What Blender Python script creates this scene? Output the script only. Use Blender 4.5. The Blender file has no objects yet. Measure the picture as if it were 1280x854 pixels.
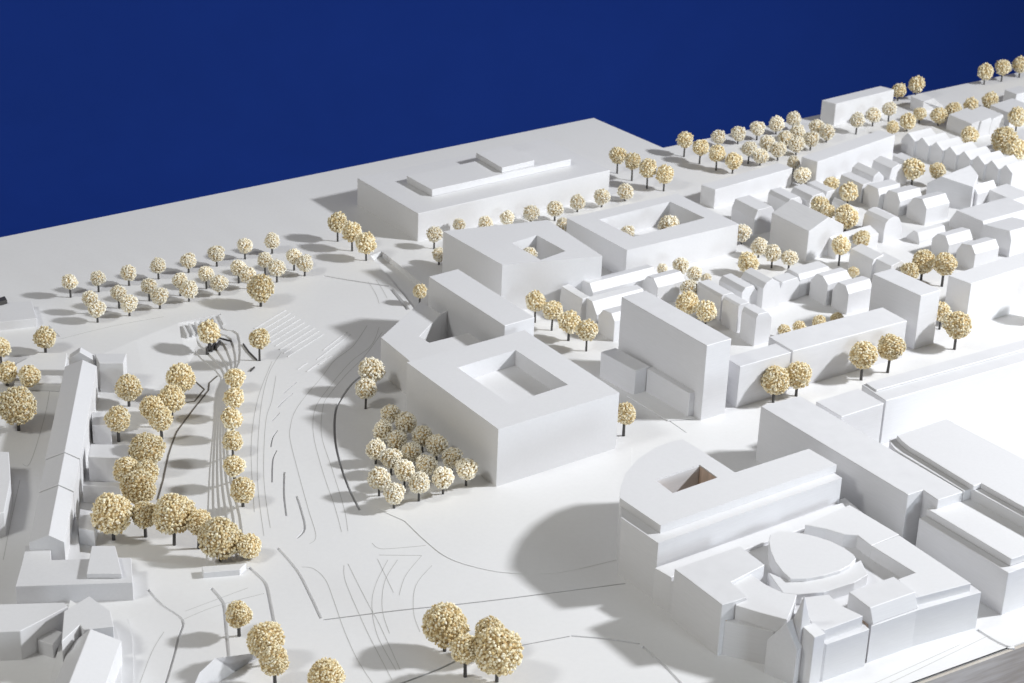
import bpy, bmesh, math, random
from mathutils import Vector, Matrix
R = math.radians
# ------------------------------------------------------------------ camera
scene = bpy.context.scene
col = scene.collection
F, TH, RO, CH = 2626.66, 0.44850, -0.040224, 1.2       # focal (px of 1280), pitch, roll, height in m
fwd = Vector((0, math.cos(TH), -math.sin(TH)))
rgt = Vector((1, 0, 0)); dwn = fwd.cross(rgt)
r2 = rgt*math.cos(RO) + dwn*math.sin(RO)
d2 = rgt*-math.sin(RO) + dwn*math.cos(RO)
cam_d = bpy.data.cameras.new('camera'); cam = bpy.data.objects.new('camera', cam_d); col.objects.link(cam)
cam.matrix_world = Matrix(((r2.x, -d2.x, -fwd.x, 0), (r2.y, -d2.y, -fwd.y, 0), (r2.z, -d2.z, -fwd.z, CH), (0, 0, 0, 1)))
cam_d.sensor_width = 36; cam_d.lens = F*36/1280
cam_d.clip_start = 0.05; cam_d.clip_end = 100
cam_d.dof.use_dof = True; cam_d.dof.focus_distance = 2.45; cam_d.dof.aperture_fstop = 16
scene.camera = cam
# ------------------------------------------------------------------ light
w = bpy.data.worlds.new('World'); scene.world = w; w.use_nodes = True
w.node_tree.nodes['Background'].inputs[0].default_value = (1.0, 0.96, 0.85, 1)
w.node_tree.nodes['Background'].inputs[1].default_value = 0.185
def lamp(name, loc, size, power, color, target=None):
    if target is None:
        l = bpy.data.lights.new(name, 'POINT'); l.shadow_soft_size = size
    else:
        l = bpy.data.lights.new(name, 'AREA'); l.shape = 'DISK'; l.size = size
    l.energy = power; l.color = color
    o = bpy.data.objects.new(name, l); col.objects.link(o); o.location = loc
    if target is not None:
        o.rotation_euler = (Vector(target)-Vector(loc)).to_track_quat('-Z', 'Y').to_euler()
    return o
lamp('key_lamp', (2.35, 2.45, 1.60), 0.26, 113, (0.955, 0.975, 1.0), target=(-2.0, 1.6, 1.9))
lamp('fill_lamp', (-1.9, 0.9, 2.3), 0.5, 24, (0.98, 0.985, 0.95), target=(0.0, 2.2, 0))
lamp('front_softbox', (2.4, -0.4, 0.62), 1.0, 30, (0.82, 0.91, 1.0), target=(0.3, 2.4, 0))
vs = scene.view_settings
vs.view_transform = 'Standard'; vs.look = 'None'; vs.exposure = 0.12; vs.gamma = 1; vs.use_curve_mapping = False
# ------------------------------------------------------------------ helpers
O = Vector((0, 0, CH))
def P(x, y, z=0.0):                     # where the ray through a point of the photograph meets height z
    d = r2*((x-640)/F) + d2*((y-427)/F) + fwd
    return O + d*((z-CH)/d.z)
def PR(p):
    v = Vector(p)-O; k = v.dot(fwd)
    return Vector((640+F*v.dot(r2)/k, 427+F*v.dot(d2)/k))
def HZ(top, base, zb=0.0):              # height of the upright edge base -> top
    b = P(base[0], base[1], zb); lo, hi = zb-.02, zb+.4
    for _ in range(40):
        m = (lo+hi)/2
        if PR((b.x, b.y, m)).y > top[1]: lo = m
        else: hi = m
    return m
def pxs(p): return (Vector(p)-O).dot(fwd)/F
AZ = 0.62216
A = Vector((math.cos(AZ), math.sin(AZ), 0)); B = Vector((-math.sin(AZ), math.cos(AZ), 0))
ORD = ['first', 'second', 'third', 'fourth', 'fifth', 'sixth', 'seventh', 'eighth', 'ninth', 'tenth']

def nmat(name, base, rough=0.6, grain=0.03, scale=400, bump=0.08, tint=(1, 1, 1), stretch=(1, 1, 1)):
    m = bpy.data.materials.new(name); m.use_nodes = True
    n = m.node_tree.nodes; l = m.node_tree.links; b = n['Principled BSDF']
    b.inputs['Roughness'].default_value = rough
    tc = n.new('ShaderNodeTexCoord'); mp = n.new('ShaderNodeMapping'); mp.inputs['Scale'].default_value = stretch
    l.new(tc.outputs['Object'], mp.inputs['Vector'])
    t1 = n.new('ShaderNodeTexNoise'); t1.inputs['Scale'].default_value = scale; t1.inputs['Detail'].default_value = 6
    t2 = n.new('ShaderNodeTexNoise'); t2.inputs['Scale'].default_value = 9; t2.inputs['Detail'].default_value = 4
    l.new(mp.outputs[0], t1.inputs['Vector']); l.new(tc.outputs['Object'], t2.inputs['Vector'])
    a = n.new('ShaderNodeMath'); a.operation = 'ADD'
    l.new(t1.outputs[0], a.inputs[0]); l.new(t2.outputs[0], a.inputs[1])
    r = n.new('ShaderNodeMapRange'); r.inputs[1].default_value = .7; r.inputs[2].default_value = 1.3
    l.new(a.outputs[0], r.inputs[0])
    mx = n.new('ShaderNodeMix'); mx.data_type = 'RGBA'
    c0 = [max(0, c*(1-grain)*t) for c, t in zip(base, tint)]; c1 = [min(1, c*(1+grain)) for c in base]
    mx.inputs[6].default_value = (*c0, 1); mx.inputs[7].default_value = (*c1, 1)
    l.new(r.outputs[0], mx.inputs[0]); l.new(mx.outputs[2], b.inputs['Base Color'])
    if bump:
        bp = n.new('ShaderNodeBump'); bp.inputs['Strength'].default_value = bump; bp.inputs['Distance'].default_value = .0006
        l.new(t1.outputs[0], bp.inputs['Height']); l.new(bp.outputs[0], b.inputs['Normal'])
    return m
M_white = nmat('white_lacquered_board', (.72, .72, .738), .5, .02, 260, .10)
M_grey = nmat('primed_board', (.68, .68, .70), .55, .03, 300, .12)
M_grain = nmat('painted_wood_grain', (.70, .70, .72), .5, .035, 60, .18, stretch=(1, 1, 14))
M_ground = nmat('white_ground_card', (.755, .755, .765), .55, .018, 180, .06)
M_line = nmat('engraved_line_grey', (.50, .50, .49), .8, .05, 300, 0)
M_ditch_shade = nmat('ditch_shade_grey', (.13, .115, .10), .8, .1, 300, 0)  # dark colour painted in for the shade inside the garden ditches
M_ply = nmat('raw_plywood', (.58, .55, .51), .75, .16, 14, .2, tint=(.85, .8, .75), stretch=(1, 1, 16))
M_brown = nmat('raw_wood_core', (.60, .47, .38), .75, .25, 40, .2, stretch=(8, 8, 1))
M_trunk = nmat('dark_steel_pin', (.055, .052, .05), .45, .1, 300, 0)
M_blue = nmat('blue_backdrop_cloth', (.021, .068, .40), .95, .03, 3, 0); M_blue.node_tree.nodes['Principled BSDF'].inputs['Specular IOR Level'].default_value = 0
def foam(name, cols):
    m = bpy.data.materials.new(name); m.use_nodes = True
    n = m.node_tree.nodes; l = m.node_tree.links; b = n['Principled BSDF']; b.inputs['Roughness'].default_value = .85
    g = n.new('ShaderNodeNewGeometry'); cr = n.new('ShaderNodeValToRGB')
    e = cr.color_ramp.elements
    e[0].position = 0; e[0].color = (*cols[0], 1); e[1].position = 1; e[1].color = (*cols[-1], 1)
    for i, c in enumerate(cols[1:-1]):
        k = e.new((i+1)/(len(cols)-1)); k.color = (*c, 1)
    l.new(g.outputs['Random Per Island'], cr.inputs[0])
    oi = n.new('ShaderNodeObjectInfo'); hs = n.new('ShaderNodeHueSaturation')
    mr = n.new('ShaderNodeMapRange'); mr.inputs[3].default_value = .88; mr.inputs[4].default_value = 1.1
    l.new(oi.outputs['Random'], mr.inputs[0]); l.new(mr.outputs[0], hs.inputs['Value']); l.new(cr.outputs[0], hs.inputs['Color'])
    l.new(hs.outputs[0], b.inputs['Base Color'])
    return m
M_gold = foam('golden_foam_granules', [(.60, .45, .21), (.76, .63, .38), (.84, .75, .52), (.88, .81, .61), (.90, .85, .70)])
M_pale = foam('pale_foam_granules', [(.74, .64, .44), (.84, .77, .60), (.89, .84, .71), (.91, .88, .77), (.92, .90, .83)])
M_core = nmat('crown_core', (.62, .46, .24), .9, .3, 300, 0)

def setp(o, label=None, cat=None, group=None, kind=None):
    for k, v in (('label', label), ('category', cat), ('group', group), ('kind', kind)):
        if v: o[k] = v
    return o
def link(name, bm, mat, parent=None, bevel=0.0005, smooth=False):
    bmesh.ops.recalc_face_normals(bm, faces=bm.faces)
    me = bpy.data.meshes.new(name); bm.to_mesh(me); bm.free(); me.materials.append(mat)
    if smooth:
        for p in me.polygons: p.use_smooth = True
    o = bpy.data.objects.new(name, me); col.objects.link(o)
    if parent is not None: o.parent = parent
    if bevel:
        b = o.modifiers.new('edge', 'BEVEL'); b.width = bevel; b.segments = 1; b.limit_method = 'ANGLE'; b.angle_limit = R(40)
    return o
def V2(p): return Vector((p[0], p[1], 0))
def area2(pts): return sum(pts[i].x*pts[(i+1) % len(pts)].y-pts[(i+1) % len(pts)].x*pts[i].y for i in range(len(pts)))
def add_prism(bm, pts, z0, z1, holes=(), bottom=True):
    """upright prism over the plan polygon pts (world); holes = [(pts, floor z)] are pits in its top"""
    pts = [V2(p) for p in pts]
    if area2(pts) < 0: pts = pts[::-1]
    n = len(pts)
    top = [bm.verts.new((p.x, p.y, z1)) for p in pts]; bot = [bm.verts.new((p.x, p.y, z0)) for p in pts]
    for i in range(n): bm.faces.new((bot[i], bot[(i+1) % n], top[(i+1) % n], top[i]))
    if bottom: bm.faces.new(bot[::-1])
    if not holes:
        bm.faces.new(top)
    else:
        edges = [bm.edges.get((top[i], top[(i+1) % n])) for i in range(n)]
        for hh_ in holes:
            hp, hz = hh_[0], hh_[1]; fp = hh_[2] if len(hh_) > 2 else hp
            hp = [V2(p) for p in hp]; m = len(hp)
            t = [bm.verts.new((p.x, p.y, z1)) for p in hp]; f = [bm.verts.new((p.x, p.y, hz)) for p in fp]
            for i in range(m): bm.faces.new((t[i], t[(i+1) % m], f[(i+1) % m], f[i]))
            if hz > z0+1e-6: bm.faces.new(f)
            edges += [bm.edges.get((t[i], t[(i+1) % m])) for i in range(m)]
        bmesh.ops.triangle_fill(bm, use_beauty=True, use_dissolve=False, edges=edges, normal=(0, 0, 1))
def quad(a, b, c, z):
    a, b, c = P(*a, z), P(*b, z), P(*c, z)
    return [a, b, b+c-a, c]
def poly(px, z): return [P(x, y, z) for x, y in px]
def prism(name, pts, z0, z1, mat, parent=None, holes=(), bevel=.0005):
    bm = bmesh.new(); add_prism(bm, pts, z0, z1, holes)
    return link(name, bm, mat, parent, bevel if not holes else 0)
def empty(name, loc):
    e = bpy.data.objects.new(name, None); col.objects.link(e); e.empty_display_size = .01; e.location = loc
    return e
def thing(name, pxy, label, cat, group=None):
    e = empty(name, P(*pxy)); return setp(e, label, cat, group)
def child(o, parent):                  # parent without moving
    o.parent = parent; o.matrix_parent_inverse = Matrix.Translation(-parent.location)
    return o
def ribbon(path, w):
    """closed outline of a strip of width w along a world path"""
    L, Rr = [], []
    for i, p in enumerate(path):
        a = path[max(i-1, 0)]; b = path[min(i+1, len(path)-1)]
        t = V2(b)-V2(a); t.normalize(); n = Vector((-t.y, t.x, 0))
        L.append(V2(p)+n*w/2); Rr.append(V2(p)-n*w/2)
    return L + Rr[::-1]
def smooth_path(px, n=5):
    if len(px) < 3: return list(px)
    out = []
    for i in range(len(px)-1):
        p0 = px[max(i-1, 0)]; p1 = px[i]; p2 = px[i+1]; p3 = px[min(i+2, len(px)-1)]
        for k in range(n):
            t = k/n
            out.append(tuple(.5*(2*p1[j]+(p2[j]-p0[j])*t+(2*p0[j]-5*p1[j]+4*p2[j]-p3[j])*t*t+(3*p1[j]-p0[j]-3*p2[j]+p3[j])*t**3) for j in (0, 1)))
    out.append(px[-1]); return out
def walled(name, prof, i, z, endpx, label, cat, face='A', zb=-.001, mat=None, group=None, j=None, parent=None):
    """a block whose end wall (outline prof, in photo points, left to right) stands in the upright plane across
    direction `face`, pushed back so that its point j runs to the photo point endpx at the same height"""
    n = A if face == 'A' else B
    if isinstance(face, Vector): n = face
    a = P(*prof[i], z)
    W = []
    for q in prof:
        d = r2*((q[0]-640)/F) + d2*((q[1]-427)/F) + fwd
        W.append(O + d*((a-O).dot(n)/d.dot(n)))
    j = i if j is None else j
    e = P(endpx[0], endpx[1], W[j].z) - W[j]
    e = n*e.dot(n)
    lo0, lo1 = W[0].copy(), W[-1].copy(); lo0.z = zb; lo1.z = zb
    ring = [lo0]+W+[lo1]
    bm = bmesh.new()
    f = [bm.verts.new(p) for p in ring]; k = [bm.verts.new(p+e) for p in ring]
    bm.faces.new(f); bm.faces.new(k[::-1]); m = len(ring)
    for q in range(m): bm.faces.new((f[q], f[(q+1) % m], k[(q+1) % m], k[q]))
    o = link(name, bm, mat or M_white, None)
    if parent is not None: return child(o, parent)
    return setp(o, label, cat, group)
def block(name, pts, z1, label, cat, mat=None, z0=-.001, holes=(), group=None):
    o = prism(name, pts, z0, z1, mat or M_white, holes=holes); return setp(o, label, cat, group)

# ------------------------------------------------------------------ setting: backdrop, baseboard, ground
bm = bmesh.new()                        # a hanging sheet of blue cloth, curving forward at the foot
prof = [(6.2, 3.2), (6.2, 0.0), (6.15, -.5), (5.9, -.95), (5.4, -1.15), (-1.0, -1.2)]
for i in range(len(prof)-1):
    vs_ = [bm.verts.new((x, y, z)) for x, (y, z) in ((-6, prof[i]), (6, prof[i]), (6, prof[i+1]), (-6, prof[i+1]))]
    bm.faces.new(vs_)
bmesh.ops.remove_doubles(bm, verts=bm.verts, dist=1e-4)
setp(link('backdrop', bm, M_blue, bevel=0, smooth=True), kind='structure')

BK0, BK1 = P(0, 297), P(742, 147.5)
L0 = BK0 + (BK0-BK1)*.35
N0, N1 = P(829, 185), P(1290, 87)
Rf = N1 + (N1-N0)*.15
Fr0, Fr1 = P(1140, 853.5), P(1280, 802.5)
Frx = Fr1 + (Fr1-Fr0)*3.2; Fl = Fr0 - (Fr1-Fr0)*9
board = [L0, BK1, N0, Rf, Frx, Fl, Vector((Fl.x-.3, 2.0, 0))]
setp(prism('baseboard', board, -.052, -.012, M_ply), kind='structure')

ed = V2(Fr1-Fr0).normalized(); en = Vector((ed.y, -ed.x, 0))
prism('edge_board', [Fl+en*.0002, Frx+en*.0002, Frx+en*.004, Fl+en*.004], -.0525, -.0015, M_ply, bpy.data.objects['baseboard'])
GZ = -.0102                             # garden floor
def C(k, n=6):
    c0 = [(276, 392), (279, 410), (298, 417), (300, 452), (286, 482), (284, 540), (290, 600), (301, 645), (307, 700)]
    c5 = [(228, 407), (231, 425), (243, 445), (272, 466), (269, 495), (262, 545), (256, 600), (252, 650), (249, 702)]
    return [(a[0]*(1-k/n)+b[0]*k/n, a[1]*(1-k/n)+b[1]*k/n) for a, b in zip(c0, c5)]
holes = []
tail = [(250, 708), (170, 700), (100, 690), (92, 620), (106, 560), (116, 500), (120, 446), (170, 425), (222, 404)]
tail_f = tail[:5]+[(116, 540), (120, 515), (185, 485), (236, 444)]
c0 = smooth_path(C(0), 3)
holes.append((poly(c0+tail, 0), GZ, poly(c0+tail_f, 0)))
trench = [(463, 320), (477, 314), (500, 332), (548, 372), (540, 396), (522, 392), (499, 362), (480, 340)]
holes.append((poly(trench, 0), -.0085))
grooves = [([(405, 345), (440, 351), (486, 358)], .0028), ([(404, 775), (500, 763), (600, 752.5), (782, 729.5)], .0013),
    ([(452, 470), (440, 480), (427, 498), (419.5, 514), (418.5, 545), (424, 575), (436, 610), (450, 638)], .0026),
    ([(489, 361), (500, 374), (510, 387)], .0050),
    ([(347, 685), (371, 713), (386, 741), (401, 773)], .0024),
    ([(311, 709), (322, 719), (332, 730), (337, 750), (343, 782)], .0028),
    ([(264, 735), (275, 748), (280, 758), (283, 790), (286, 822)], .0028),
    ([(185, 737), (202, 756), (228, 775), (224, 795), (216, 825), (205, 862)], .0022),
    ([(480, 862), (545, 838), (578, 822)], .0024), ([(640, 809), (712, 795.5)], .0010),
    ([(714, 795), (760, 799), (800, 805)], .0020), ([(803, 808), (830, 832), (860, 864)], .0024),
    ([(790, 494), (825, 518), (858, 541)], .0012),
    ([(370.6, 478), (363, 484), (355, 491.6)], .0010), ([(366, 492), (356, 500), (347, 509.5)], .0010),
    ([(349.5, 516), (340, 526.4)], .0010), ([(347, 538), (341, 547), (338.5, 559)], .0012),
    ([(346, 563), (341, 575), (340, 603)], .0014), ([(355.5, 590), (355, 618), (358, 645)], .0018),
    ([(370.6, 620), (377, 640), (381, 661), (371, 673)], .0020),
    ([(60, 407), (66, 413), (74, 421)], .0024), ([(1221, 787), (1240, 799), (1258, 808), (1268, 809)], .0030),
    ([(272, 668), (262, 684), (254, 684)], .0010) if False else ([(760, 648), (700, 657), (664, 662)], .0006)]
for pth, wd in grooves:
    dark = pth[0][0] in (452, 480, 489)
    holes.append((ribbon([P(x, y) for x, y in smooth_path(pth, 4)], wd*(1.15 if dark else 1.35)), -.008 if dark else -.0026))
gb = [p.copy() for p in board]
ground = prism('ground_plate', gb, -.0121, 0, M_ground, holes=holes); setp(ground, kind='structure')
for k in range(1, 6):
    pts = smooth_path(C(k), 3)+[(p[0]+4, p[1]) for p in smooth_path(C(0), 3)][::-1]
    prism('terrace_step', poly(pts, 0), GZ-.001, -.0018*k, M_ground, ground, bevel=.0002)
# thin raised sheets lying on the ground plate
prism('pavement_sheet', poly(smooth_path([(506, 652), (532, 677), (560, 698), (600, 711), (640, 717), (700, 716), (772, 700)], 4)+[ (790, 640), (790, 560), (700, 560), (600, 608), (470, 636)], 0), .0002, .0006, M_ground, ground, bevel=.0002)
prism('pavement_sheet', poly([(88, 756), (60, 870), (168, 870), (166, 800), (158, 775), (148, 768)], 0), .0002, .0030, M_ground, ground, bevel=.0002)
prism('pavement_sheet', poly([(88, 756), (60, 870), (152, 870), (152, 815), (146, 792), (138, 784)], 0), .0031, .0060, M_ground, ground, bevel=.0002)
prism('pavement_sheet', poly([(48, 441), (84, 441), (77.5, 482), (18, 479), (20, 455)], .009), .0002, .009, M_ground, ground)
# raised track ramp of thin strips
strips = [((318+5.2*k, 411+4.4*k), (357+6*k, 388+3.7*k)) for k in range(9)]+[((398, 456), (414, 445)), ((404, 438), (434, 415)), ((396, 450), (438, 418)), ((383, 465), (408, 447)), ((372, 462), (384, 454))]
for k, (a, b) in enumerate(strips):
    prism('track_strip', ribbon([P(*a), P(*b)], .0015 if k % 3 else .0024), .0001, .0007, M_ground, ground, bevel=.0002)
lines = [[(459, 407), (441, 433), (418, 451), (401, 473), (383, 494), (368.5, 515), (363, 534), (363, 551), (373, 591), (385, 635), (395, 670), (387, 680)],
    [(474, 409), (464, 432), (438, 453), (411, 485), (394, 511), (392, 544), (404, 591), (419, 635), (427, 665)],
    [(478, 415), (456, 445), (433, 468), (413, 492), (404, 508), (402, 544), (415, 586), (430, 635), (435, 664)],
    [(377, 709), (392, 711), (407, 725), (417, 750), (430, 787), (447, 825), (467, 856)],
    [(430, 707), (432, 727), (450, 770), (465, 802), (490, 850)], [(435, 705), (450, 735), (464, 762), (475, 782), (500, 837)],
    [(485, 700), (470, 730), (465, 757), (472, 795), (495, 838)], [(497, 700), (481, 727), (478, 762), (487, 792)],
    [(472, 699), (492, 741)], [(527, 695), (507, 720), (499, 744)], [(474, 694), (527, 694.5)],
    [(540, 707), (520, 732), (517, 765), (525, 790)], [(465, 679), (475, 686), (500, 685), (532, 682)],
    [(345, 470), (340, 500), (332, 530), (330, 600), (338, 660)], [(352, 440), (335, 470), (325, 520), (322, 600), (330, 670)], [(340, 452), (322, 500), (314, 560), (318, 640)],
    [(75, 424), (140, 408), (205, 396)], [(65, 470), (56, 520), (38, 578), (28, 580)], [(25, 600), (14, 650), (4, 700)],
    [(228, 775), (270, 758), (330, 742)], [(205, 790), (190, 815), (172, 862)], [(232, 764), (310, 735)],
    [(470, 350), (478, 362), (484, 373)], [(460, 352), (470, 368), (474, 380)],
    [(1100, 860), (1235, 795)], [(1085, 858), (1200, 806)]]
for ln in lines:
    prism('engraved_line', ribbon([P(x, y) for x, y in smooth_path(ln, 6)], .00055), .0001, .0002, M_line, ground, bevel=0)
# ------------------------------------------------------------------ the large blocks in the middle
# far wide block with stepped roof boxes
z = HZ((522.5, 267.3), (522.4, 301.7))
t = thing('wide_block', (600, 280), 'widest flat white block at the far board edge with long raised roof boxes', 'building')
o = child(prism('body', quad((522.5, 267.3), (762.6, 212.8), (446.6, 222.6), z), -.001, z, M_white), t)
z2 = z+.0108
child(prism('roof_box', quad((540, 237.5), (714, 199), (508.3, 220), z2), z+.0002, z2, M_white), t)
z3 = z2+.0085
child(prism('roof_box', quad((627.5, 210), (668, 200.5), (595, 191), z3), z2+.0002, z3, M_white), t)

zz = .070
b2 = poly([(628, 331), (753, 320), (685, 275), (554, 289)], zz)
block('courtyard_block', b2, zz, 'smaller white courtyard block with a square pit holding one tree, beside the larger one', 'building',
      holes=[(poly([(671, 294), (707, 314), (676, 325), (640, 304)], zz), .036)])
z = HZ((923.4, 280), (921.5, 315.6))
b3 = quad((783.75, 312.8), (923.4, 280), (708.75, 272.5), z)
block('courtyard_block', b3, z, 'white courtyard block with a wide pit and two trees inside, behind the mansard row', 'building',
      holes=[(quad((792, 296), (881, 272.5), (749, 274.5), z), .010)])

zm = HZ((623, 536.6), (619.5, 609))
t = thing('main_block', (640, 560), 'largest white block in the centre with sunken roof court and angled rear wings', 'building')
child(prism('body', quad((623, 536.6), (774.2, 490.8), (508.6, 453), zm), -.001, zm, M_white, holes=[(quad((636.5, 504.5), (710, 481), (572, 459.5), zm), zm-.021)]), t)
z1_ = .050
child(prism('side_wing', poly([(476, 422), (526, 376.5), (551.6, 392.3), (524.4, 420.4), (536.7, 428.3), (586, 416), (600, 426), (650, 450), (560, 500), (509, 449)], z1_), -.0012, z1_, M_white), t)
child(prism('link_wall', poly([(551, 392.8), (564.5, 385.2), (563.5, 384.2), (550, 391.8)], z1_), -.0009, z1_-.0004, M_white), t)
zw = .080
child(prism('rear_wing', quad((630.7, 407.3), (668.4, 396.7), (535.8, 345.8), zw), -.0008, zw, M_white), t)

zs = HZ((883.5, 432.3), (873.5, 525.8))
t = thing('slab_tower', (860, 500), 'tallest narrow white slab block with two low annexes on its shaded side', 'building')
child(prism('tower', quad((883.5, 432.3), (914.6, 423.4), (776.7, 371.1), zs), -.001, zs, M_grain), t)
za = HZ((794.5, 463.5), (793, 494.6))
child(prism('annex', quad((794.5, 463.5), (813, 458), (751, 440), za), -.0008, za, M_grain), t)
zb_ = HZ((862, 492.4), (861, 522.4))
child(prism('annex', quad((862, 492.4), (872, 489), (809, 461), zb_), -.0006, zb_+.0005, M_grain), t)
prism('pavement_sheet', poly([(783, 496), (812, 485), (868, 524), (835, 527)], 0), .0002, .0015, M_ground, ground, bevel=.0002)

# right middle
ze = HZ((950.9, 507.8), (945.9, 575.5))
block('long_block', poly([(950.9, 507.8), (1135, 618.7), (1154, 612.4), (1172.6, 625), (1204, 614.7), (1001, 495)], ze), ze, 'long flat white block with a notched near end, behind the stepped block', 'building', M_grain)
zg = .060
block('low_link_block', quad((1052, 521), (1105, 504), (1020, 502), zg), zg, 'lower flat white block wedged between the notched long block and the gutter-roofed long block', 'building', M_grain)
zh = .060
t = thing('ridge_block', (1180, 520), 'long pale block running off the right edge above a bare white yard', 'building')
h0, h1, hb = P(1107.5, 501, zh), P(1280, 452, zh), P(1077.5, 481, zh)
ex = (h1-h0)*1.35; hb2 = hb + ex
child(prism('body', [h0, h0+ex, hb2, hb], -.001, zh, M_grain), t)
mid0 = (h0+hb)/2; child(prism('roof_ridge', [mid0+A*.004, mid0+ex, hb2+(hb-h0)*-.04, hb+A*.004-(hb-h0)*.04], zh+.0001, zh+.0022, M_grain), t)
zk = .0800
kp = [(1121, 544.5), (1127, 551), (1137, 559), (1150, 566.5), (1217, 607.6), (1226, 604), (1330, 662), (1340, 605), (1183, 523.4)]
t = thing('curved_corner_block', (1210, 590), 'long white block with one rounded corner and a narrow ledge, against the notched block', 'building')
child(prism('body', poly([(1112, 549), (1113, 555), (1119, 562), (1130, 569), (1205, 614), (1214, 611), (1330, 675), (1345, 610), (1186, 530)], ze+.001), -.001, ze+.001, M_grain), t)
child(prism('roof_tier', poly(kp, zk), ze+.0012, zk, M_white), t)
zl = HZ((1260.4, 716.4), (1253, 769))
t = thing('ledge_block', (1220, 720), 'white block with an overhanging thick roof slab cut by the right edge of the picture', 'building')
a, b, c = P(1260.4, 716.4, zl), P(1280, 709, zl), P(1149, 647.5, zl); ex = (b-a)*5
child(prism('body', [a, a+ex, c+ex, c], -.001, zl, M_grain), t)
z2 = zl+.009
a, b, c = P(1264, 699, z2), P(1280, 693.5, z2), P(1158.5, 635.8, z2); ex = (b-a)*5
child(prism('roof_tier', [a, a+ex, c+ex, c], zl+.0002, z2, M_white), t)

# curved block and the stepped complex at lower right
z2 = HZ((820, 682), (815, 753)); z1 = HZ((817.5, 710), (815, 753)); z3 = z2+.0095
top = [(826, 657), (775, 622.4), (775.5, 609), (782.5, 590.6), (797.5, 573.7), (820, 558.7), (842.4, 551), (853.6, 549.4), (872.4, 560.6), (919, 590.6), (1011, 561), (1046, 581)]
t = thing('curved_court_block', (850, 700), 'white block with a rounded end, a small wood-lined pit and a long stepped ledge', 'building')
pit = quad((841, 616.5), (897, 597), (819, 600), z3)
bm = bmesh.new(); add_prism(bm, poly(top, z3), z2+.0001, z3, [(pit, z2+.0001)], bottom=False); child(link('upper_tier', bm, M_white, bevel=0), t)
zlw = z2
lo = [(823, 679), (776, 648)]
T = poly(top, z3)
low = [P(823, 679, z2), P(777, 647.5, z2)]+[p for p in T[2:8]]+[T[8], T[9], T[10], P(1052.5, 597.5, z2)+(T[10]-T[11])*0, ]
bm = bmesh.new(); add_prism(bm, low, -.001, z2, [(pit, z2-.03)]); child(link('lower_tier', bm, M_grain, bevel=0), t)
pw = [p for p in pit]
for i in range(4):                     # bare wood lining of the pit
    a, b = V2(pw[i]), V2(pw[(i+1) % 4]); ctr = sum((V2(p) for p in pw), Vector())/4
    n = (ctr-(a+b)/2); d = (b-a).normalized(); n = (n-d*n.dot(d)).normalized()
    child(prism('pit_lining', [a+n*.0003+d*.0004, b+n*.0003-d*.0004, b+n*.001-d*.0012, a+n*.001+d*.0012], z2-.0298, z3-.0012, M_brown if i != 2 else M_grain, bevel=0), t)

t = thing('stepped_block', (1000, 790), 'white stepped block of many wings around an oval hall, nearest building to the camera', 'building')
W_ = lambda nm, px, zt, z0=-.0009, m=M_white, hl=(): child(prism(nm, poly(px, zt), z0, zt, m, holes=hl), t)
W_('base_tier', [(817.5, 712), (902, 768), (990, 792), (1100, 770), (1196, 728), (1090, 650), (1056, 622)], z1-.004, m=M_grain)
W_('ledge', [(818, 710), (839, 722), (850, 716), (1062, 640), (1053, 628)], z1)
zj = HZ((902.5, 756), (897.5, 820))
W_('wing', [(843, 711), (902.5, 756), (917, 752), (934, 746), (914, 727.5), (956, 706), (925, 682.5)], zj, m=M_grain)
zq = zj-.004
W_('wing', [(912, 728.5), (939, 718), (958, 731), (979, 741), (996, 743), (992, 756), (984, 775), (950, 766), (920, 757)], zq)
zr = HZ((909, 774), (907, 816))
W_('ledge', [(904, 776), (967, 790), (990, 782), (990, 770), (912, 762)], zr, m=M_grain)
W_('wing', [(1001, 747), (1036, 743), (1050, 756), (1079, 770), (1030, 788), (1016, 784)], zq)
zr2 = HZ((1033, 805.4), (1031.6, 852))
W_('ledge', [(1020, 803), (1033, 805.4), (1087, 786.6), (1078, 778), (1018, 786)], zr2, m=M_grain)
zy = HZ((1227, 740), (1220, 785))
W_('front_wing', [(1089, 783), (1146, 763), (1227, 740), (1214, 731), (1150, 745), (1090, 765)], zy, m=M_grain)
zx = zy+.010
W_('wing', [(1145, 747), (1214, 729), (1124, 669), (1089, 682), (1144, 716), (1122, 724)], zx)
W_('wing', [(1089, 682), (1124, 668), (1062, 631), (1006, 656), (1032, 661), (1055, 668), (1072, 669)], zx)
# raised box with a sloping front
a, b, c = P(1087.5, 760, zx+.006), P(1144, 740, zx+.006), P(1061, 740, zx+.006)
bm = bmesh.new()
e = (a-c).normalized()*.007
up = [a, b, b+c-a, c]; dn = [a+e, b+e, b+c-a, c]
u = [bm.verts.new(p) for p in up]; d = [bm.verts.new((p.x, p.y, zy+.001)) for p in dn]; g_ = [bm.verts.new((p.x, p.y, -.0007)) for p in dn]
bm.faces.new(u); bm.faces.new(g_[::-1])
for i in range(4):
    k = (i+1) % 4
    bm.faces.new((d[i], d[k], u[k], u[i])); bm.faces.new((g_[i], g_[k], d[k], d[i]))
child(link('sloped_wing', bm, M_grain), t)
oval = [(961, 676), (963, 668), (972, 664), (988, 664.5), (1005, 667), (1022, 671), (1040, 677), (1056, 685), (1067, 693), (1070, 698), (1063, 706), (1050, 713), (1030, 719), (1008, 723), (988, 723.5), (978, 714), (969, 702), (963, 688)]
zo = zx+.001
W_('oval_hall', oval, zo)
W_('inner_ledge', [(979, 741), (996, 743), (1030, 740), (1068, 728), (1085, 718), (1076, 700), (1040, 716), (985, 726), (960, 715)], zq-.006)
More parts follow.
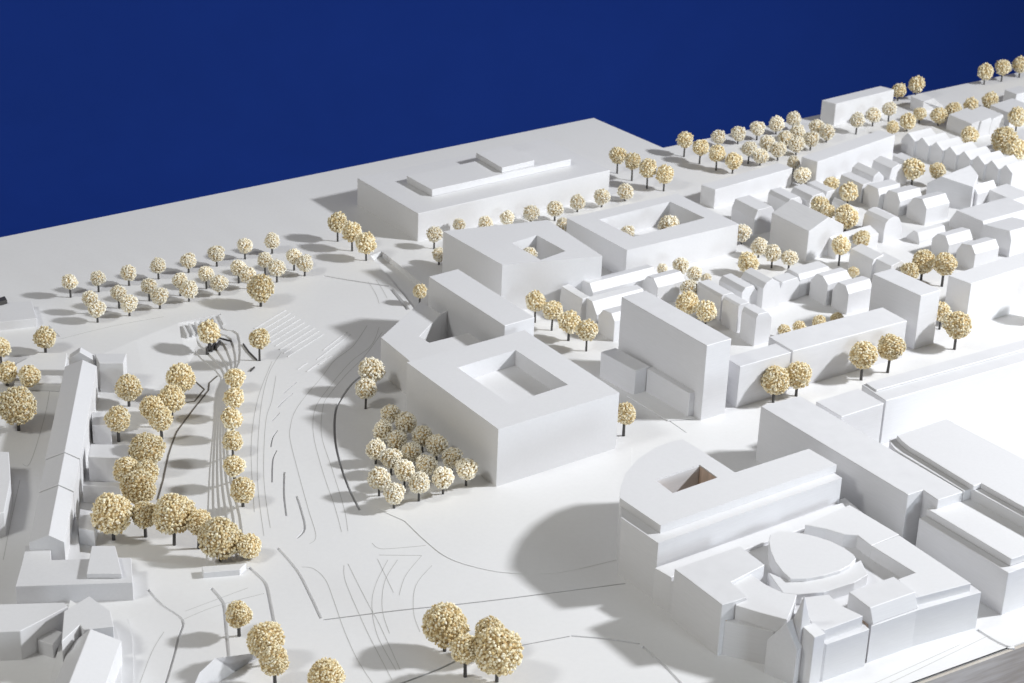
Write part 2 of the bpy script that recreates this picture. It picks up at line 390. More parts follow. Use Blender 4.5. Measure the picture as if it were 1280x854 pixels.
for sl in ([(904, 774), (914, 763), (917, 766), (908, 776)], [(1076, 778), (1083, 765), (1087, 775), (1086, 781)]):
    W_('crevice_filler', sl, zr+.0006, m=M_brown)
# pointed tower at the corner of the stepped block
zt_, za_ = None, None
tw = walled('pointed_tower', [(959, 800), (983, 779), (996.5, 813)], 1, zj+.006, (1001, 773), 'narrow white tower with a steep gable standing at the near corner of the stepped block', 'tower', face=(A*.95-B*-.3).normalized(), mat=M_grey)
walled('gable_fin', [(998, 793), (1003, 783), (1018, 797)], 1, zj+.002, (1012, 774), 'slim white fin tower attached right of the gabled corner tower', 'tower', mat=M_white)

zs0 = zj+.001; cs = P(1001.5, 780, zs0)
bm = bmesh.new(); q = [bm.verts.new(P(x, y, zs0)) for x, y in ((990, 777), (1001, 786), (1014, 781), (1003, 772))]
lo_ = [bm.verts.new((v.co.x, v.co.y, zr)) for v in q]; ap = bm.verts.new((cs.x, cs.y, zs0+.034))
for i in range(4): bm.faces.new((q[i], q[(i+1) % 4], ap)); bm.faces.new((lo_[i], lo_[(i+1) % 4], q[(i+1) % 4], q[i]))
setp(link('spire', bm, M_grey), 'steep pointed spire between the corner tower and the stepped block', 'tower')
# ------------------------------------------------------------------ far right slabs
z = HZ((894, 237.5), (893, 261)); block('office_slab', quad((894, 237.5), (991, 210), (876.4, 231), z), z, 'narrow white slab right of the far plaza, nearest to the courtyard block', 'building')
z = HZ((1022, 202.5), (1018.6, 233)); block('office_slab', quad((1022, 202.5), (1119, 168.6), (1002, 196), z), z, 'middle white slab of the far row with a round tree at its shaded end', 'building')
z = HZ((1045, 130), (1042, 157)); block('office_slab', quad((1045, 130), (1118, 112), (1027.4, 125.4), z), z, 'farthest white slab standing against the blue backdrop', 'building')
z = HZ((1214, 355), (1209, 411))
a, b, c = P(1214, 355, z), P(1280, 334, z), P(1185.5, 344.4, z)
block('flat_long_block', [a, a+(b-a)*2, c+(b-a)*2, c], z, 'long smooth white block at the right edge behind the round street tree', 'building')
z = HZ((1151, 370), (1146, 437)); block('tall_end_block', quad((1151, 370), (1176, 362.5), (1091, 342.5), z), z, 'tall flat white block at the near end of the terraced houses', 'building', M_grain)
z = HZ((991, 439), (986, 487))
block('street_block', quad((991, 439), (1134, 401), (961, 421), z), z, 'long white street block with shadows of two trees on its lit front', 'building', M_grain)
z = HZ((925, 457.5), (920, 510)); block('street_block', quad((925, 457.5), (989, 439.5), (906, 446), z), z-.001, 'short white street block beside the tall slab', 'building', M_grain)

# ------------------------------------------------------------------ terraced and mansard houses
G = 'white model houses of the old quarter'
def house(prof, i, z, end, label, face='A', j=None, mat=None): return walled('house', prof, i, z, end, label, 'house', face, mat=mat, group=G, j=j)
# ridge across (end wall looks left)
house([(1013, 350), (1021, 342), (1028.5, 345.5), (1034.6, 356)], 1, .040, (1051, 334), 'mansard house in the middle of the trio behind the long street block')
house([(1040.7, 361.5), (1047.5, 353), (1057, 357), (1060.5, 368)], 1, .040, (1079, 345), 'right mansard house of the trio behind the long street block')
house([(980, 341), (985, 336), (998, 343), (1000, 350)], 1, .034, (1018, 323.5), 'low mansard house over a brown shadowed gap in the trio')
house([(1080, 235.4), (1085, 230.5), (1097.4, 236), (1099, 245)], 1, .034, (1111, 223), 'first of three free-standing mansard houses, farthest from the camera')
house([(1105, 244.6), (1110.3, 238), (1121.8, 241.5), (1124.8, 252)], 1, .034, (1137, 230.5), 'second of three free-standing mansard houses, in between the others')
house([(1134, 256), (1142, 247), (1153, 249), (1158, 261)], 1, .036, (1170, 239), 'third of three free-standing mansard houses, nearest to the camera')
house([(1165, 298), (1172, 292), (1182, 295), (1186, 307)], 1, .034, (1204, 284.5), 'mansard house above the pair of golden trees, left of its twin')
house([(1195.6, 313), (1202, 304.5), (1214.6, 307), (1219, 318)], 1, .034, (1235, 297.5), 'mansard house directly behind the long smooth block, right twin')
house([(1187, 275), (1196, 263), (1228, 276.5), (1230, 284)], 1, .030, (1262, 248), 'wide low house with gently sloping roof right of the three mansard houses', mat=M_grain)
house([(1226, 290), (1229, 281), (1262, 289), (1264, 300)], 1, .032, (1262, 270), 'wide house with dark recess at the right edge, below the wide low house')
house([(1133, 295), (1142, 288), (1147, 291), (1149, 302)], 1, .018, (1178, 280), 'lowest flat house between the arched house and the mansard twin')
def on_plane(q, a, b, c):
    n = (b-a).cross(c-a); d = r2*((q[0]-640)/F) + d2*((q[1]-427)/F) + fwd
    return O + d*((a-O).dot(n)/d.dot(n))
f0, f2 = P(1159, 229, .034), P(1216.7, 233.8, .040)
f1 = on_plane((1177, 220.5), f0, f2, f0+Vector((0, 0, .1)))
e1 = P(1213.4, 206.5, f1.z); e2 = on_plane((1223, 219), f1, e1, f2); e0 = f0+(e1-f1)
bm = bmesh.new(); rings = []
for tp in ((f0, f1, f2), (e0, e1, e2)):
    rings.append([bm.verts.new(p) for p in [V2(tp[0])+Vector((0, 0, -.001))]+list(tp)+[V2(tp[-1])+Vector((0, 0, -.001))]])
bm.faces.new(rings[0]); bm.faces.new(rings[1][::-1])
for i in range(5): bm.faces.new((rings[0][i], rings[0][(i+1) % 5], rings[1][(i+1) % 5], rings[1][i]))
setp(link('house', bm, M_grain), 'big barn-shaped house with a broad shaded side in the upper right', 'house', G)
house([(1212, 236), (1217, 231), (1222, 243)], 1, .034, (1243, 225), 'lower wing house attached to the right of the barn-shaped house')
house([(1024.5, 310), (1028, 298), (1035, 295), (1046, 306)], 2, .030, (1085, 280), 'bright white house with a tree shadow, right of the big pitched house')
house([(723.4, 357), (729, 351), (737, 354), (740.6, 366)], 1, .036, (806, 329), 'longest mansard house just in front of the courtyard blocks')
house([(727.5, 380), (732.5, 372), (740, 377), (745.6, 394)], 1, .034, (790, 352), 'mansard house meeting the top corner of the tall slab')
house([(748, 394), (753.8, 387.5), (764, 392), (768, 402)], 1, .036, (786, 378), 'narrow mansard house tucked against the tall slab')
house([(802, 353), (809, 345), (817, 348), (822, 360)], 1, .036, (843, 336), 'short mansard house above the roof of the tall slab')
# ridge running back (end wall looks toward the camera)
V = 'B'
house([(726, 390), (728, 374), (737, 371), (742, 376)], 1, .034, (701, 358), 'house with a long shaded side behind the row of four street trees', V)
house([(901.6, 372.5), (904, 369), (916, 366), (921, 370)], 0, .034, (876.5, 354), 'left house of the close pair right of the tall slab', V)
house([(923, 384), (926, 381), (936, 378), (941, 382)], 0, .038, (903, 373), 'middle house of the close row right of the tall slab', V)
house([(945, 399), (948, 393), (960, 390), (965, 397)], 0, .040, (930, 388), 'nearest house of the close row right of the tall slab', V)
house([(927.5, 366), (932, 360), (942, 357), (947, 364)], 0, .030, (903.6, 349), 'bright-fronted house left of the red slit', V)
house([(954, 361), (958, 354), (966, 349), (974, 353), (976, 362)], 0, .034, (930, 345), 'bright arch-fronted house right of the red slit', V)
house([(975, 362), (978, 353), (997, 347), (1000, 353)], 1, .032, (968, 345.5), 'white house joined to the arch-fronted house by the brown gap', V)
house([(943, 274), (947.5, 262.7), (965, 258), (969, 266)], 1, .040, (924.5, 247), 'house with a reddish shaded side beside the narrow far slab', V)
house([(1011, 289.5), (1036, 271.5), (1055, 281)], 0, .047, (966, 266), 'biggest pitched house with a broad shaded wall in the old quarter', V, mat=M_grain)
house([(985, 254), (988, 249), (1000, 246), (1003, 252)], 1, .030, (962, 237), 'first flat-topped house below the narrow far slab', V)
house([(1012, 252), (1016, 245), (1029, 241), (1033, 247)], 1, .030, (985, 235), 'second flat-topped house below the middle far slab', V)
house([(1030, 250), (1034, 240), (1044, 237), (1047, 244)], 1, .028, (1006, 229), 'white-fronted house left of the pair of roof-high trees', V)
house([(1060, 262), (1063, 256), (1074, 262)], 1, .022, (1036, 248), 'low lean-to house between the garden trees', V)
house([(1077, 238), (1079, 231), (1090, 227.5), (1095, 233)], 1, .030, (1049, 218.7), 'first ribbed house in the slanting row below the middle slab', V)
house([(1090, 229), (1092, 221), (1099, 214.5), (1105, 221)], 1, .030, (1065, 209), 'second ribbed house in the slanting row below the middle slab', V)
house([(1112, 222), (1115, 211), (1124, 205), (1132, 208), (1135, 216)], 1, .034, (1089, 201), 'third ribbed house with a dark round front, beside the golden tree', V)
house([(1134, 210), (1136, 203), (1146, 199), (1150, 204)], 1, .026, (1114, 195), 'fourth low ribbed house at the top of the slanting row', V)
house([(1105, 288), (1107, 280), (1111, 275), (1118, 271), (1124, 272), (1127, 279), (1128, 287)], 2, .036, (1080, 263.5), 'arched-front white house in the centre of the old quarter', V)
house([(1090, 331), (1092, 325), (1104, 318), (1110, 322)], 1, .030, (1064, 311), 'long shaded house below the arched one, left part', V)
house([(1112, 340), (1114, 333), (1127, 326), (1133, 331)], 1, .030, (1090, 322), 'shaded house below the arched one, right part', V)
house([(1152, 146), (1154.4, 127), (1166.7, 122.8), (1179, 132), (1180, 144)], 1, .022, (1133, 122), 'bright gabled house alone on the far plain beneath the blue backdrop', V)
house([(1212, 166), (1215, 155), (1226, 151), (1228, 158)], 1, .026, (1178, 145), 'first stepped house of the far right row', V)
house([(1224, 163), (1227, 152), (1239, 147), (1241, 154)], 1, .028, (1199, 139), 'second stepped house of the far right row', V)
house([(1238, 158), (1241, 149), (1254, 143), (1256, 150)], 1, .028, (1218, 137), 'third stepped house of the far right row', V)
house([(1268, 130), (1271, 118), (1290, 113), (1292, 120)], 1, .024, (1257, 112), 'far house at the right edge below the edge trees', V)
house([(1262, 152), (1264, 142), (1292, 133), (1294, 140)], 1, .024, (1240, 131), 'flat house at the far right edge behind the large golden trees', V)
house([(1276, 190), (1279, 176), (1300, 170), (1302, 178)], 1, .030, (1262, 166), 'house cut by the right edge beside the large golden trees', V)
house([(1262, 262), (1266, 250), (1290, 243), (1292, 252)], 1, .024, (1236, 236), 'low bright house right of the barn-shaped wing', V)
house([(1270, 302), (1273, 293), (1295, 287), (1297, 296)], 1, .026, (1252, 284), 'small house at the right edge above the long smooth block', V)
# saw-tooth terrace
for k in range(8):
    f = k/7.0; x = 1135+122*f; y = 166+40*f
    house([(x-8, y+7), (x, y), (x+8.5, y+11)], 1, .036, (x+24, y-8.5), f'{ORD[k]} gable of the saw-tooth terrace counted from the far slab')
# ------------------------------------------------------------------ buildings on the left
t = thing('long_house', (90, 560), 'long narrow house with a pitched roof in joined sections, left of the garden', 'house')
zr_, ze_ = .040, .031
g0, g1 = P(61, 669, zr_), P(103.5, 452, zr_)
dv = V2(g1-g0); L = dv.length; dn_ = dv.normalized(); nr = Vector((dn_.y, -dn_.x, 0))
wr = (P(82.3, 674.6, ze_)-g0).dot(nr); wl = -(P(34.5, 681, ze_)-g0).dot(nr)
def seg(s0, s1, dz, inset=0):
    bm = bmesh.new(); r = []
    for s in (s0, s1):
        c = V2(g0)+dn_*s
        r.append([bm.verts.new(Vector((q.x, q.y, h))) for q, h in ((c-nr*(wl-inset), GZ), (c-nr*(wl-inset), ze_+dz), (c, zr_+dz), (c+nr*(wr-inset), ze_+dz), (c+nr*(wr-inset), GZ))])
    bm.faces.new(r[0]); bm.faces.new(r[1][::-1])
    for i in range(5): bm.faces.new((r[0][i], r[0][(i+1) % 5], r[1][(i+1) % 5], r[1][i]))
    return child(link('roof_section', bm, M_white, bevel=.0003), t)
seg(0, L*.255, 0, .001); seg(L*.257, L*.43, .0012, .0006); seg(L*.432, L, .0024)
walled('cross_gable', [(86, 449), (99.5, 440), (117, 450)], 1, zr_+.002, (98, 434), '', '', face=dn_, zb=GZ, parent=t)
walled('side_wing', [(88, 684), (89, 676), (97, 680)], 1, ze_-.002, (118, 470), '', '', face=dn_, zb=GZ, parent=t) if False else None
block('garden_annex', poly([(124, 454), (154, 454), (158, 442), (118, 442)], .034), .034, 'flat white annex with a grey front at the far end of the long house', 'building', z0=GZ)
block('garden_annex', poly([(115, 531), (139, 532), (138, 516), (116, 515)], .016), .016, 'small flat annex second from the far end of the long house', 'building', z0=GZ)
block('garden_annex', poly([(110, 571), (134, 572), (161, 572), (161, 556), (113, 555)], .022), .022, 'wide flat annex beside the middle of the long house, partly behind trees', 'building', z0=GZ)
block('garden_annex', poly([(103, 607), (133, 608), (150, 608), (150, 603), (104, 602)], .012), .012, 'thin low garden wall block beside the long house', 'wall', z0=GZ)
block('garden_annex', poly([(98, 660), (118, 664), (122, 640), (100, 636)], .010), .010, 'dark low annex nearest the stepped front building on the left', 'building', z0=GZ)
t = thing('front_hall', (90, 740), 'wide low white block with a stepped roof in front of the long house', 'building')
z = HZ((19, 732.4), (19, 755))
child(prism('body', poly([(19, 733), (166, 728), (164, 697), (64, 700), (63.4, 683.5), (32, 682), (28, 701)], z), -.002, z, M_grey), t)
child(prism('roof_box', poly([(108, 717), (152.4, 717), (146, 690), (143.5, 682), (114.6, 682.3)], z+.006), z+.0002, z+.006, M_white), t)
t = thing('corner_house', (20, 800), 'low white house with a slanting roof in the bottom left corner', 'house')
zc = .034
child(prism('body', poly([(-60, 792), (25, 789), (48.6, 777), (84.7, 758), (80, 753), (-60, 757)], zc), -.001, zc, M_white), t)
child(prism('lean_to', poly([(47, 800), (66, 806), (78, 790), (52, 780)], .016), -.0009, .016, M_grey), t)
t = thing('l_shaped_house', (110, 800), 'pitched white house with a long wing reaching the bottom edge, lower left', 'house')
zp, zq2 = .046, .034
child(prism('roof', poly([(80, 764), (111.5, 745), (138, 764), (142, 783), (104, 787), (100, 781), (77, 802)], .040), -.001, .040, M_white), t)
ra, rb = P(113, 786, zp-.004), P(80, 870, zp-.004); dd = V2(rb-ra).normalized(); nn = Vector((-dd.y, dd.x, 0))
if nn.x < 0: nn = -nn
rb = rb+dd*.05
bm = bmesh.new(); rr = []
for c in (ra, rb):
    c = V2(c); rr.append([bm.verts.new(Vector((q.x, q.y, h))) for q, h in ((c-nn*.021, -.0008), (c-nn*.021, .022), (c, zp-.004), (c+nn*.030, .030), (c+nn*.030, -.0008))])
bm.faces.new(rr[0]); bm.faces.new(rr[1][::-1])
for i in range(5): bm.faces.new((rr[0][i], rr[0][(i+1) % 5], rr[1][(i+1) % 5], rr[1][i]))
child(link('wing', bm, M_white), t)
walled('gable_house', [(238, 866), (249, 841), (269, 822.5), (332, 852), (336, 866)], 2, .030, (277, 818), 'grey gable just entering the picture at the bottom beside the round trees', 'house', face=(B*.9+A*-.3).normalized(), mat=M_grey)
block('wedge_wall', poly([(254, 716), (300, 712), (308, 704), (252, 708)], .007), .007, 'low white wedge block at the foot of the terraced slope under the big trees', 'wall')
block('plaza_block', poly([(-40, 382), (39.5, 376), (45.7, 398), (-40, 407)], .012), .012, 'low flat white block at the left edge below the small-tree grid', 'building')
block('edge_house', poly([(-40, 562), (11, 565), (13, 600), (5, 640), (-40, 655)], .030), .030, 'plain white block cut by the left edge of the picture', 'building')
block('dark_kiosk', poly([(-10, 375), (6, 370), (9, 375), (-10, 380)], .018), .018, 'tiny black piece on the low block at the left edge', 'kiosk', mat=M_trunk, z0=.0125)
for k in range(7):
    x, y = 229+7.6*k, 407-2.1*k
    prism('stair_tread', ribbon([P(x, y), P(x+6, y+12)], .0030), -.004, .0010, M_ground, ground, bevel=.0002)
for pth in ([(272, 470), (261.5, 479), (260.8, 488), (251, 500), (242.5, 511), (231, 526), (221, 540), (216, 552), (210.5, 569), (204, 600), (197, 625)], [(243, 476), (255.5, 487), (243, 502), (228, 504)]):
    prism('ditch_shade_strip', ribbon([P(x, y, GZ) for x, y in pth], .0019), GZ-.0004, GZ+.0006, M_ditch_shade, ground, bevel=.0002)  # flat dark ribbon on the garden floor, painting the shade of a narrow ditch
# amphitheatre seats under the tree near the terrace head
st = thing('seat_frame', (268, 436), 'black zigzag steps at the head of the terraces beneath a small tree', 'stairs')
for k, (x, y) in enumerate([(258, 436), (264, 434), (270, 432)]):
    child(prism('step', ribbon([P(x, y, 0), P(x+5, y-7, 0)], .0025), GZ, -.0005, M_trunk, bevel=.0002), st)
for k, (a, b) in enumerate([((304, 431), (311, 441)), ((311, 441), (321, 451)), ((313, 465), (318, 460)), ((272, 423), (290, 428))]):
    child(prism('rail', ribbon([P(*a), P(*b)], .0016), .0001, .0022, M_trunk, bevel=.0002), st)

# ------------------------------------------------------------------ trees
random.seed(7)
def crown_mesh(name, n, size, mat, seed):
    rd = random.Random(seed); bm = bmesh.new()
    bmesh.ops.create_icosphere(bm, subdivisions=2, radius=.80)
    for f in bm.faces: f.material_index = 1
    ph = [rd.uniform(0, 6.28) for _ in range(6)]
    def lump(v): return 1+.05*math.sin(3*v.x+ph[0])*math.sin(3.3*v.y+ph[1])+.05*math.sin(4.1*v.z+ph[2]+2*v.x)
    base = bmesh.new(); bmesh.ops.create_icosphere(base, subdivisions=1, radius=1)
    bv = [v.co.copy() for v in base.verts]; bf = [[v.index for v in f.verts] for f in base.faces]; base.free()
    ga = math.pi*(3-5**.5)
    for i in range(n):
        zc = 1-2*(i+.5)/n; rr_ = math.sqrt(1-zc*zc); th = i*ga+rd.gauss(0, .12)
        d = Vector((rr_*math.cos(th), rr_*math.sin(th), zc)); d = (d+Vector((rd.gauss(0, .04), rd.gauss(0, .04), rd.gauss(0, .04)))).normalized()
        rad = lump(d)*(rd.uniform(.82, .99)-size*.35); c = d*rad
        s = [size*rd.uniform(.55, 1.15) for _ in range(3)]
        q = Matrix.Rotation(rd.uniform(0, 6.28), 3, Vector((rd.gauss(0, 1), rd.gauss(0, 1), rd.gauss(0, 1))).normalized())
        vv = [bm.verts.new(c+q @ Vector((p.x*s[0]*rd.uniform(.8, 1.2), p.y*s[1]*rd.uniform(.8, 1.2), p.z*s[2]))) for p in bv]
        for f in bf: bm.faces.new([vv[k] for k in f])
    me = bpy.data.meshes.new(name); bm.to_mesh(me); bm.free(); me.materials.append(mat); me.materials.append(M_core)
    return me
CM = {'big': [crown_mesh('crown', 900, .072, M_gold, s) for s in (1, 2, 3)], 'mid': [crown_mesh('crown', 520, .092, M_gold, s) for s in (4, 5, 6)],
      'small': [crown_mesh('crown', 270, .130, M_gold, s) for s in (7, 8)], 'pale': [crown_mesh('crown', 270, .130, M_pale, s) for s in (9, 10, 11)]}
bm = bmesh.new(); bmesh.ops.create_cone(bm, cap_ends=True, segments=10, radius1=1.15, radius2=.9, depth=1); TR = bpy.data.meshes.new('trunk'); bm.to_mesh(TR); bm.free(); TR.materials.append(M_trunk)
pz = 'trees packed on the plaza beside the largest block'
def tree(cx, cy, r, by, zg, kind, label, group, h=None):
    rz = zg
    if by is not None: z = HZ((cx, cy), (cx, by), zg)
    else: z = zg+(h if h else .0265)
    c = P(cx, cy, z); rw = r*(1.1 if group == pz else 1.03)*pxs(c)
    root = empty('tree', (c.x, c.y, zg)); setp(root, label, 'tree', group)
    k = 'big' if r >= 20 else 'mid' if r >= 14.5 else 'small'
    if kind == 'pale': k = 'pale'
    me = random.choice(CM[k]); o = bpy.data.objects.new('crown', me); col.objects.link(o); o.parent = root
    o.location = (0, 0, z-zg); o.scale = (rw*random.uniform(.98, 1.05), rw*random.uniform(.98, 1.05), rw*random.uniform(.94, 1.04))
    o.rotation_euler = (random.uniform(-.5, .5), random.uniform(-.5, .5), random.uniform(0, 6.28))
    tr = bpy.data.objects.new('trunk', TR); col.objects.link(tr); tr.parent = root
    hh = max(z-zg, .004); tw_ = .0013 if r < 14 else .0017; lx, ly = random.uniform(-.05, .05), random.uniform(-.05, .05)
    tr.scale = (tw_, tw_, hh); tr.location = (0, 0, hh/2); tr.rotation_euler = (lx*.6, ly*.6, 0)
def trees(lst, zg, kind, group, words, h=None, special=None):
    for i, q in enumerate(lst):
        cx, cy, r = q[:3]; by = q[3] if len(q) > 3 else None
        tree(cx, cy, r, by, zg, kind, (words.format(ORD[i]) if isinstance(words, str) else words[i]), group, h)
g = 'small pale trees in the grid on the far plain'
trees([(87, 352.5, 10, 372), (122.5, 347.5, 10, 365), (160.5, 341, 10, 357), (197.5, 332, 10, 349), (235.5, 326, 10, 341), (270.5, 317, 10.5, 333), (306, 307, 10, 324), (340, 301, 10, 317)], 0, 'pale', g, '{} tree from the left in the back row of the small-tree grid')
trees([(112.5, 373, 10), (148, 366, 10), (186, 357, 10), (225, 350.5, 10), (257.5, 342, 10), (298, 335, 10), (331, 325, 10), (367.5, 320.5, 10, 338)], 0, 'pale', g, '{} tree from the left in the middle row of the small-tree grid', h=.023)
trees([(121, 386, 11, 403), (161, 379, 11, 395), (199.5, 370, 11, 386), (236, 362, 11, 377), (274, 354, 11, 369), (310, 344, 10.5), (346, 335, 11, 353), (381, 329, 10.5, 345)], 0, 'pale', g, '{} tree from the left in the front row of the small-tree grid', h=.021)
tree(326, 360, 17, 383, 0, 'gold', 'larger golden tree at the right front of the small-tree grid', 'single trees')
trees([(422, 278, 12.5, 302), (440, 290, 12.5, 314), (457.5, 304, 13.5, 326)], 0, 'gold', 'three trees at the sunken road', '{} tree from the left of three above the sunken road')
trees([(543, 293, 10, 311), (574, 281, 8), (607, 279, 9.5), (634, 272.5, 9.5, 286), (664, 266, 10, 279), (694, 261, 10, 276), (722, 253, 9.5, 265), (752.5, 246, 10, 259), (782, 239.5, 10, 251)], 0, 'pale', 'trees along the front of the widest block', '{} tree from the left along the front of the widest block', h=.020)
tree(549, 318, 9, None, 0, 'pale', 'tree half hidden at the left end of the smaller courtyard block', 'single trees', .016)
tree(704, 281, 9, None, 0, 'pale', 'tree half hidden between the two courtyard blocks', 'single trees', .020)
trees([(772.5, 194, 11, 217), (791, 201.5, 11, 226), (810, 210, 11.5, 236), (831, 218, 11.5, 239)], 0, 'gold', 'tall trees right of the widest block', '{} tall tree from the left in the row right of the widest block')
trees([(856.5, 175, 10.5, 196), (876, 184, 10.5, 205), (896.5, 191.5, 10.5, 213), (917, 201, 10.5, 217)], 0, 'gold', 'golden trees by the back notch of the board', '{} golden tree from the left in the slanting row by the board notch')
trees([(898, 171, 9), (923, 167, 9.5, 180), (947, 160.5, 9.5, 175), (971, 155, 9.5, 168), (992, 148.5, 9, 163)], 0, 'pale', 'pale grove behind the far slabs', '{} tree from the left in the back row of the pale far grove', h=.017)
trees([(937, 186, 9.5, 205), (959, 178.5, 9.5), (982, 173, 9.5), (997, 165, 9.5), (1021, 158.5, 9.5)], 0, 'pale', 'pale grove behind the far slabs', '{} tree from the left in the middle row of the pale far grove', h=.018)
trees([(951, 195, 10, 207), (973, 187, 10, 201), (996, 180.5, 10, 194), (1014, 174, 10, 188), (1034, 165, 10, 178)], 0, 'pale', 'pale grove behind the far slabs', '{} tree from the left in the front row of the pale far grove')
tree(992, 203, 8, None, 0, 'pale', 'small tree peeping over the end of the narrow far slab', 'single trees', .020)
tree(1003, 219, 10.5, 234, 0, 'pale', 'round pale tree in the gap between two far slabs', 'single trees')
trees([(1072, 150, 9.5, 168), (1092, 144, 9.5, 158), (1112, 136, 9, 152)], 0, 'pale', 'trees in front of the farthest slab', '{} pale tree from the left in front of the farthest slab')
trees([(1116, 159, 8), (1135, 151.5, 10.5), (1150, 142, 8.5), (1174, 144.5, 10.5, 157), (1192, 137.5, 10.5), (1214, 131.5, 9.5), (1238, 125.5, 10.5)], 0, 'gold', 'tree line behind the stepped far houses', '{} tree from the left in the line behind the stepped far houses', h=.018)
trees([(1123.5, 113, 9.5, 126), (1146, 105.5, 10.5, 126)], 0, 'gold', 'two trees right of the farthest slab', '{} golden tree from the left right of the farthest slab')
trees([(1232, 89.5, 10.5, 106), (1254, 84, 10, 102), (1276, 80.5, 10.5, 97)], 0, 'gold', 'trees on the back edge of the board at far right', '{} tree from the left of three on the board edge at top right')
trees([(1272, 146, 12), (1212, 169, 11), (1256, 175, 17), (1272, 187, 13), (1142, 211, 14), (1172, 213, 10)], 0, 'gold', 'garden trees of the old quarter',
      ['golden tree at the right edge behind the largest garden tree', 'golden tree on the saw-tooth terrace roof line', 'largest garden tree in the upper right of the old quarter', 'tree leaning against the largest upper right garden tree', 'golden tree beside the third ribbed house', 'small golden tree left of the barn-shaped house'], h=.030)
trees([(1039, 230, 9.5), (1061, 240, 12), (1025, 257, 12), (1035, 264, 9), (1058, 271, 15), (1051, 307, 12, 332), (1077, 298, 11), (1067, 340, 7)], 0, 'gold', 'garden trees of the old quarter',
      ['upper tree of the pair between ribbed houses', 'lower tree of the pair between ribbed houses', 'wide tree behind the biggest pitched house', 'small tree beside the wide one behind the biggest pitched house', 'bushy golden tree filling the gap right of the biggest pitched house', 'tree on a visible dark trunk in front of the bright white house', 'tree before the bright house, right of the one on a visible trunk', 'tiny tree between mansard house and shaded long house'], h=.026)
trees([(1154, 327, 14.5, 350), (1181, 330, 14.5, 358), (1137, 340, 12)], 0, 'gold', 'trees above the tall end block', ['middle golden tree above the tall end block', 'right golden tree above the tall end block', 'left golden tree half behind the tall end block'], h=.022)
tree(1177, 390, 12, None, 0, 'gold', 'tree half hidden behind the tall end block', 'single trees', .026)
tree(1197, 406, 18, 437, 0, 'gold', 'round golden tree on the street right of the tall end block', 'single trees')
trees([(949, 308, 11, 322), (966, 317, 10.5, 335), (987, 322.5, 10)], 0, 'pale', 'pale trees at the foot of the biggest pitched house', '{} pale tree from the left at the foot of the biggest pitched house', h=.018)
tree(935, 328, 13.5, None, 0, 'gold', 'darker bushy tree left of the pale trio by the pitched house', 'single trees', .020)
tree(928, 291, 11, None, 0, 'pale', 'pale tree between the larger courtyard block and the reddish house', 'single trees', .018)
trees([(828, 336, 7), (851, 332, 10.5), (868, 342, 10), (862, 361, 12), (883, 348, 7)], 0, 'pale', 'trees behind the tall slab', ['low tree tip behind the short mansard house', 'pale tree highest in the cluster behind the tall slab', 'second pale tree in the cluster behind the tall slab', 'sparse pale tree lowest in the pale cluster behind the slab', 'low tree tip right of the pale cluster'], h=.024)
trees([(860, 379, 15), (883, 389, 13)], 0, 'gold', 'trees behind the tall slab', ['left golden tree directly behind the tall slab roof', 'right golden tree directly behind the tall slab roof'], h=.030)
tree(662, 318, 9.5, None, .036, 'pale', 'single tree in the pit of the smaller courtyard block', 'trees in the roof courts', .027)
trees([(785, 290, 8.5), (836, 281, 13)], .011, 'pale', 'trees in the roof courts', ['left small tree in the wide pit of the larger courtyard block', 'right larger tree in the wide pit of the larger courtyard block'], h=.026)
trees([(669.5, 376.5, 13, 403), (691, 388, 13, 413), (712, 402.5, 14, 426), (734, 413, 13.5, 439)], 0, 'gold', 'street trees left of the tall slab', '{} street tree from the left in the row of four left of the tall slab')
trees([(980, 413, 8), (999, 409, 8), (1024, 403, 9), (1046, 398, 8)], 0, 'gold', 'shrubs behind the street block', '{} low crown from the left peeping over the long street block', h=.012)
trees([(969, 476, 18, 503), (997.5, 469, 17, 495), (1079.5, 444, 17.5, 475), (1114, 434, 17.5, 466)], 0, 'gold', 'street trees before the street blocks', '{} street tree from the left in front of the street blocks')
tree(781, 517, 14.5, 545, 0, 'gold', 'tree half hidden behind the right corner of the largest block', 'single trees')
tree(525, 364, 9, None, 0, 'gold', 'small orange-lit tree behind the angled wing of the largest block', 'single trees', .020)
trees([(464, 463, 16.5, 491), (457.5, 486, 13, 511)], 0, 'pale', 'two trees left of the largest block', ['bigger tree, farther of the two left of the largest block', 'smaller tree, nearer of the two left of the largest block'])
pz = 'trees packed on the plaza beside the largest block'
trees([(488, 517, 11.5), (507.5, 529, 13), (528.5, 545, 12), (546, 556, 12.5), (565, 572, 12)], 0, 'pale', pz, '{} shaded plaza tree from the top, in the row hugging the largest block', h=.022)
trees([(479, 538, 12), (496, 550.5, 12.5), (514, 565, 12.5), (533, 581.5, 13), (583, 586, 13, 607)], 0, 'pale', pz, '{} plaza tree from the top in the second slanting row', h=.019)
trees([(470, 562, 12, 580), (489, 573, 12.5), (506, 588, 12.5), (524, 603.5, 13, 627), (554, 597, 13, 618)], 0, 'pale', pz, '{} plaza tree from the top in the third slanting row', h=.022)
trees([(474, 598, 13.5, 620), (492.5, 616.5, 13, 636)], 0, 'pale', pz, '{} plaza tree of the two at the near left corner')
trees([(294, 472.5, 13), (292.5, 497, 13), (289.5, 523, 13.5), (290.5, 551, 13.5), (292.5, 582.5, 14), (303, 612.5, 16, 633)], 0, 'gold', 'row of trees along the top of the terraced slope', '{} tree from the far end in the straight row above the terraced slope', h=.020)
gd = 'garden trees between the long house and the terraced slope'
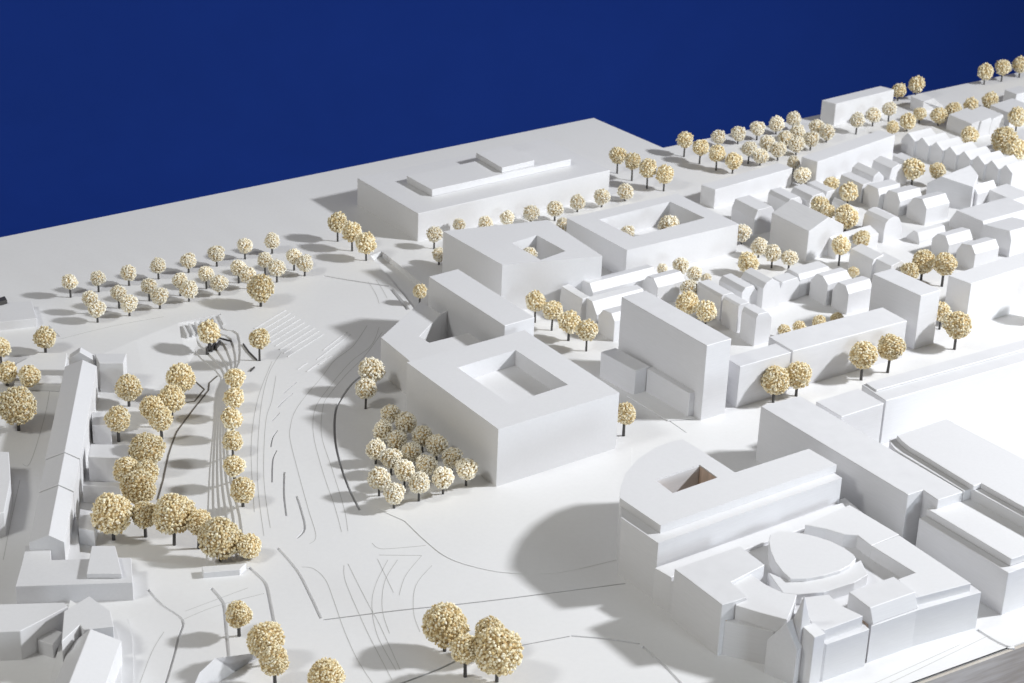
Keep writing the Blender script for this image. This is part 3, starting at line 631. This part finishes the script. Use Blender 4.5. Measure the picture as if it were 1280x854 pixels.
trees([(226, 472.5, 18), (214, 499, 17.5), (190, 510, 16), (201, 523, 15.5, 549), (160.5, 485, 16.5, 508), (147, 524, 16.5, 552)], GZ, 'gold', gd,
      ['farthest garden tree next to the curved terraces', 'garden tree just below the farthest one', 'left garden tree of the overlapping middle pair', 'right garden tree of the overlapping middle pair', 'free-standing garden tree nearest the far annex', 'free-standing garden tree beside the small annex'], h=.026)
trees([(184, 562, 22), (158, 588, 17), (182, 592, 17), (173, 609, 22.5), (140, 642, 25, 675), (180.5, 643, 17, 671), (217, 642, 26, 681), (248, 652, 16), (275, 672, 26.5, 704), (310.5, 683, 16.5, 708)], GZ, 'gold', gd,
      ['large garden tree at the top of the dense clump', 'medium tree on the left side of the dense clump', 'medium tree in the heart of the dense clump', 'large tree in the middle of the dense clump', 'large round tree nearest the long house end', 'small dark tree between the two large near ones', 'very large tree in the middle of the near row', 'small tree squeezed between the two largest ones', 'largest low-hanging tree at the foot of the terraces', 'tree at the right end of the near garden row'], h=.034)
tree(261, 415, 14, 437, -.004, 'gold', 'tree standing in the curved terrace steps', 'single trees')
tree(324, 423, 13.5, 451, 0, 'gold', 'lone tree right of the curved terrace steps', 'single trees')
trees([(56, 422, 14, 441), (0, 434, 13), (8, 465, 14, 482), (37, 470, 13.5, 487), (21, 507, 24, 538)], 0, 'gold', 'trees at the left edge',
      ['tree right below the low plaza block at the left edge', 'tree cut by the left edge, highest of its group', 'tree at the left edge above the big one', 'tree right above the big one at the left edge', 'big tree at the left edge beside the road'])
tree(1306, 371, 17, 403, 0, 'gold', 'street tree just beyond the right edge whose shadow falls on the smooth block', 'single trees')
tree(298, 768, 17, 795, 0, 'gold', 'free-standing tree at the bottom between two grooves', 'single trees')
trees([(332, 800, 23), (343, 826, 18.5, 856), (408, 846, 23)], 0, 'gold', 'trees at the bottom edge left of centre', ['large tree of the touching pair at the bottom', 'smaller tree of the touching pair at the bottom', 'tree cut by the bottom edge, right of the touching pair'], h=.030)
trees([(557, 781, 28, 814), (582, 811, 19.5, 846), (613, 790, 19), (622, 814, 31, 852)], 0, 'gold', 'clump of four trees at bottom centre', ['large left tree of the bottom centre clump', 'small front tree of the bottom centre clump', 'tree mostly hidden behind the largest of the bottom centre clump', 'largest right tree of the bottom centre clump'], h=.030)
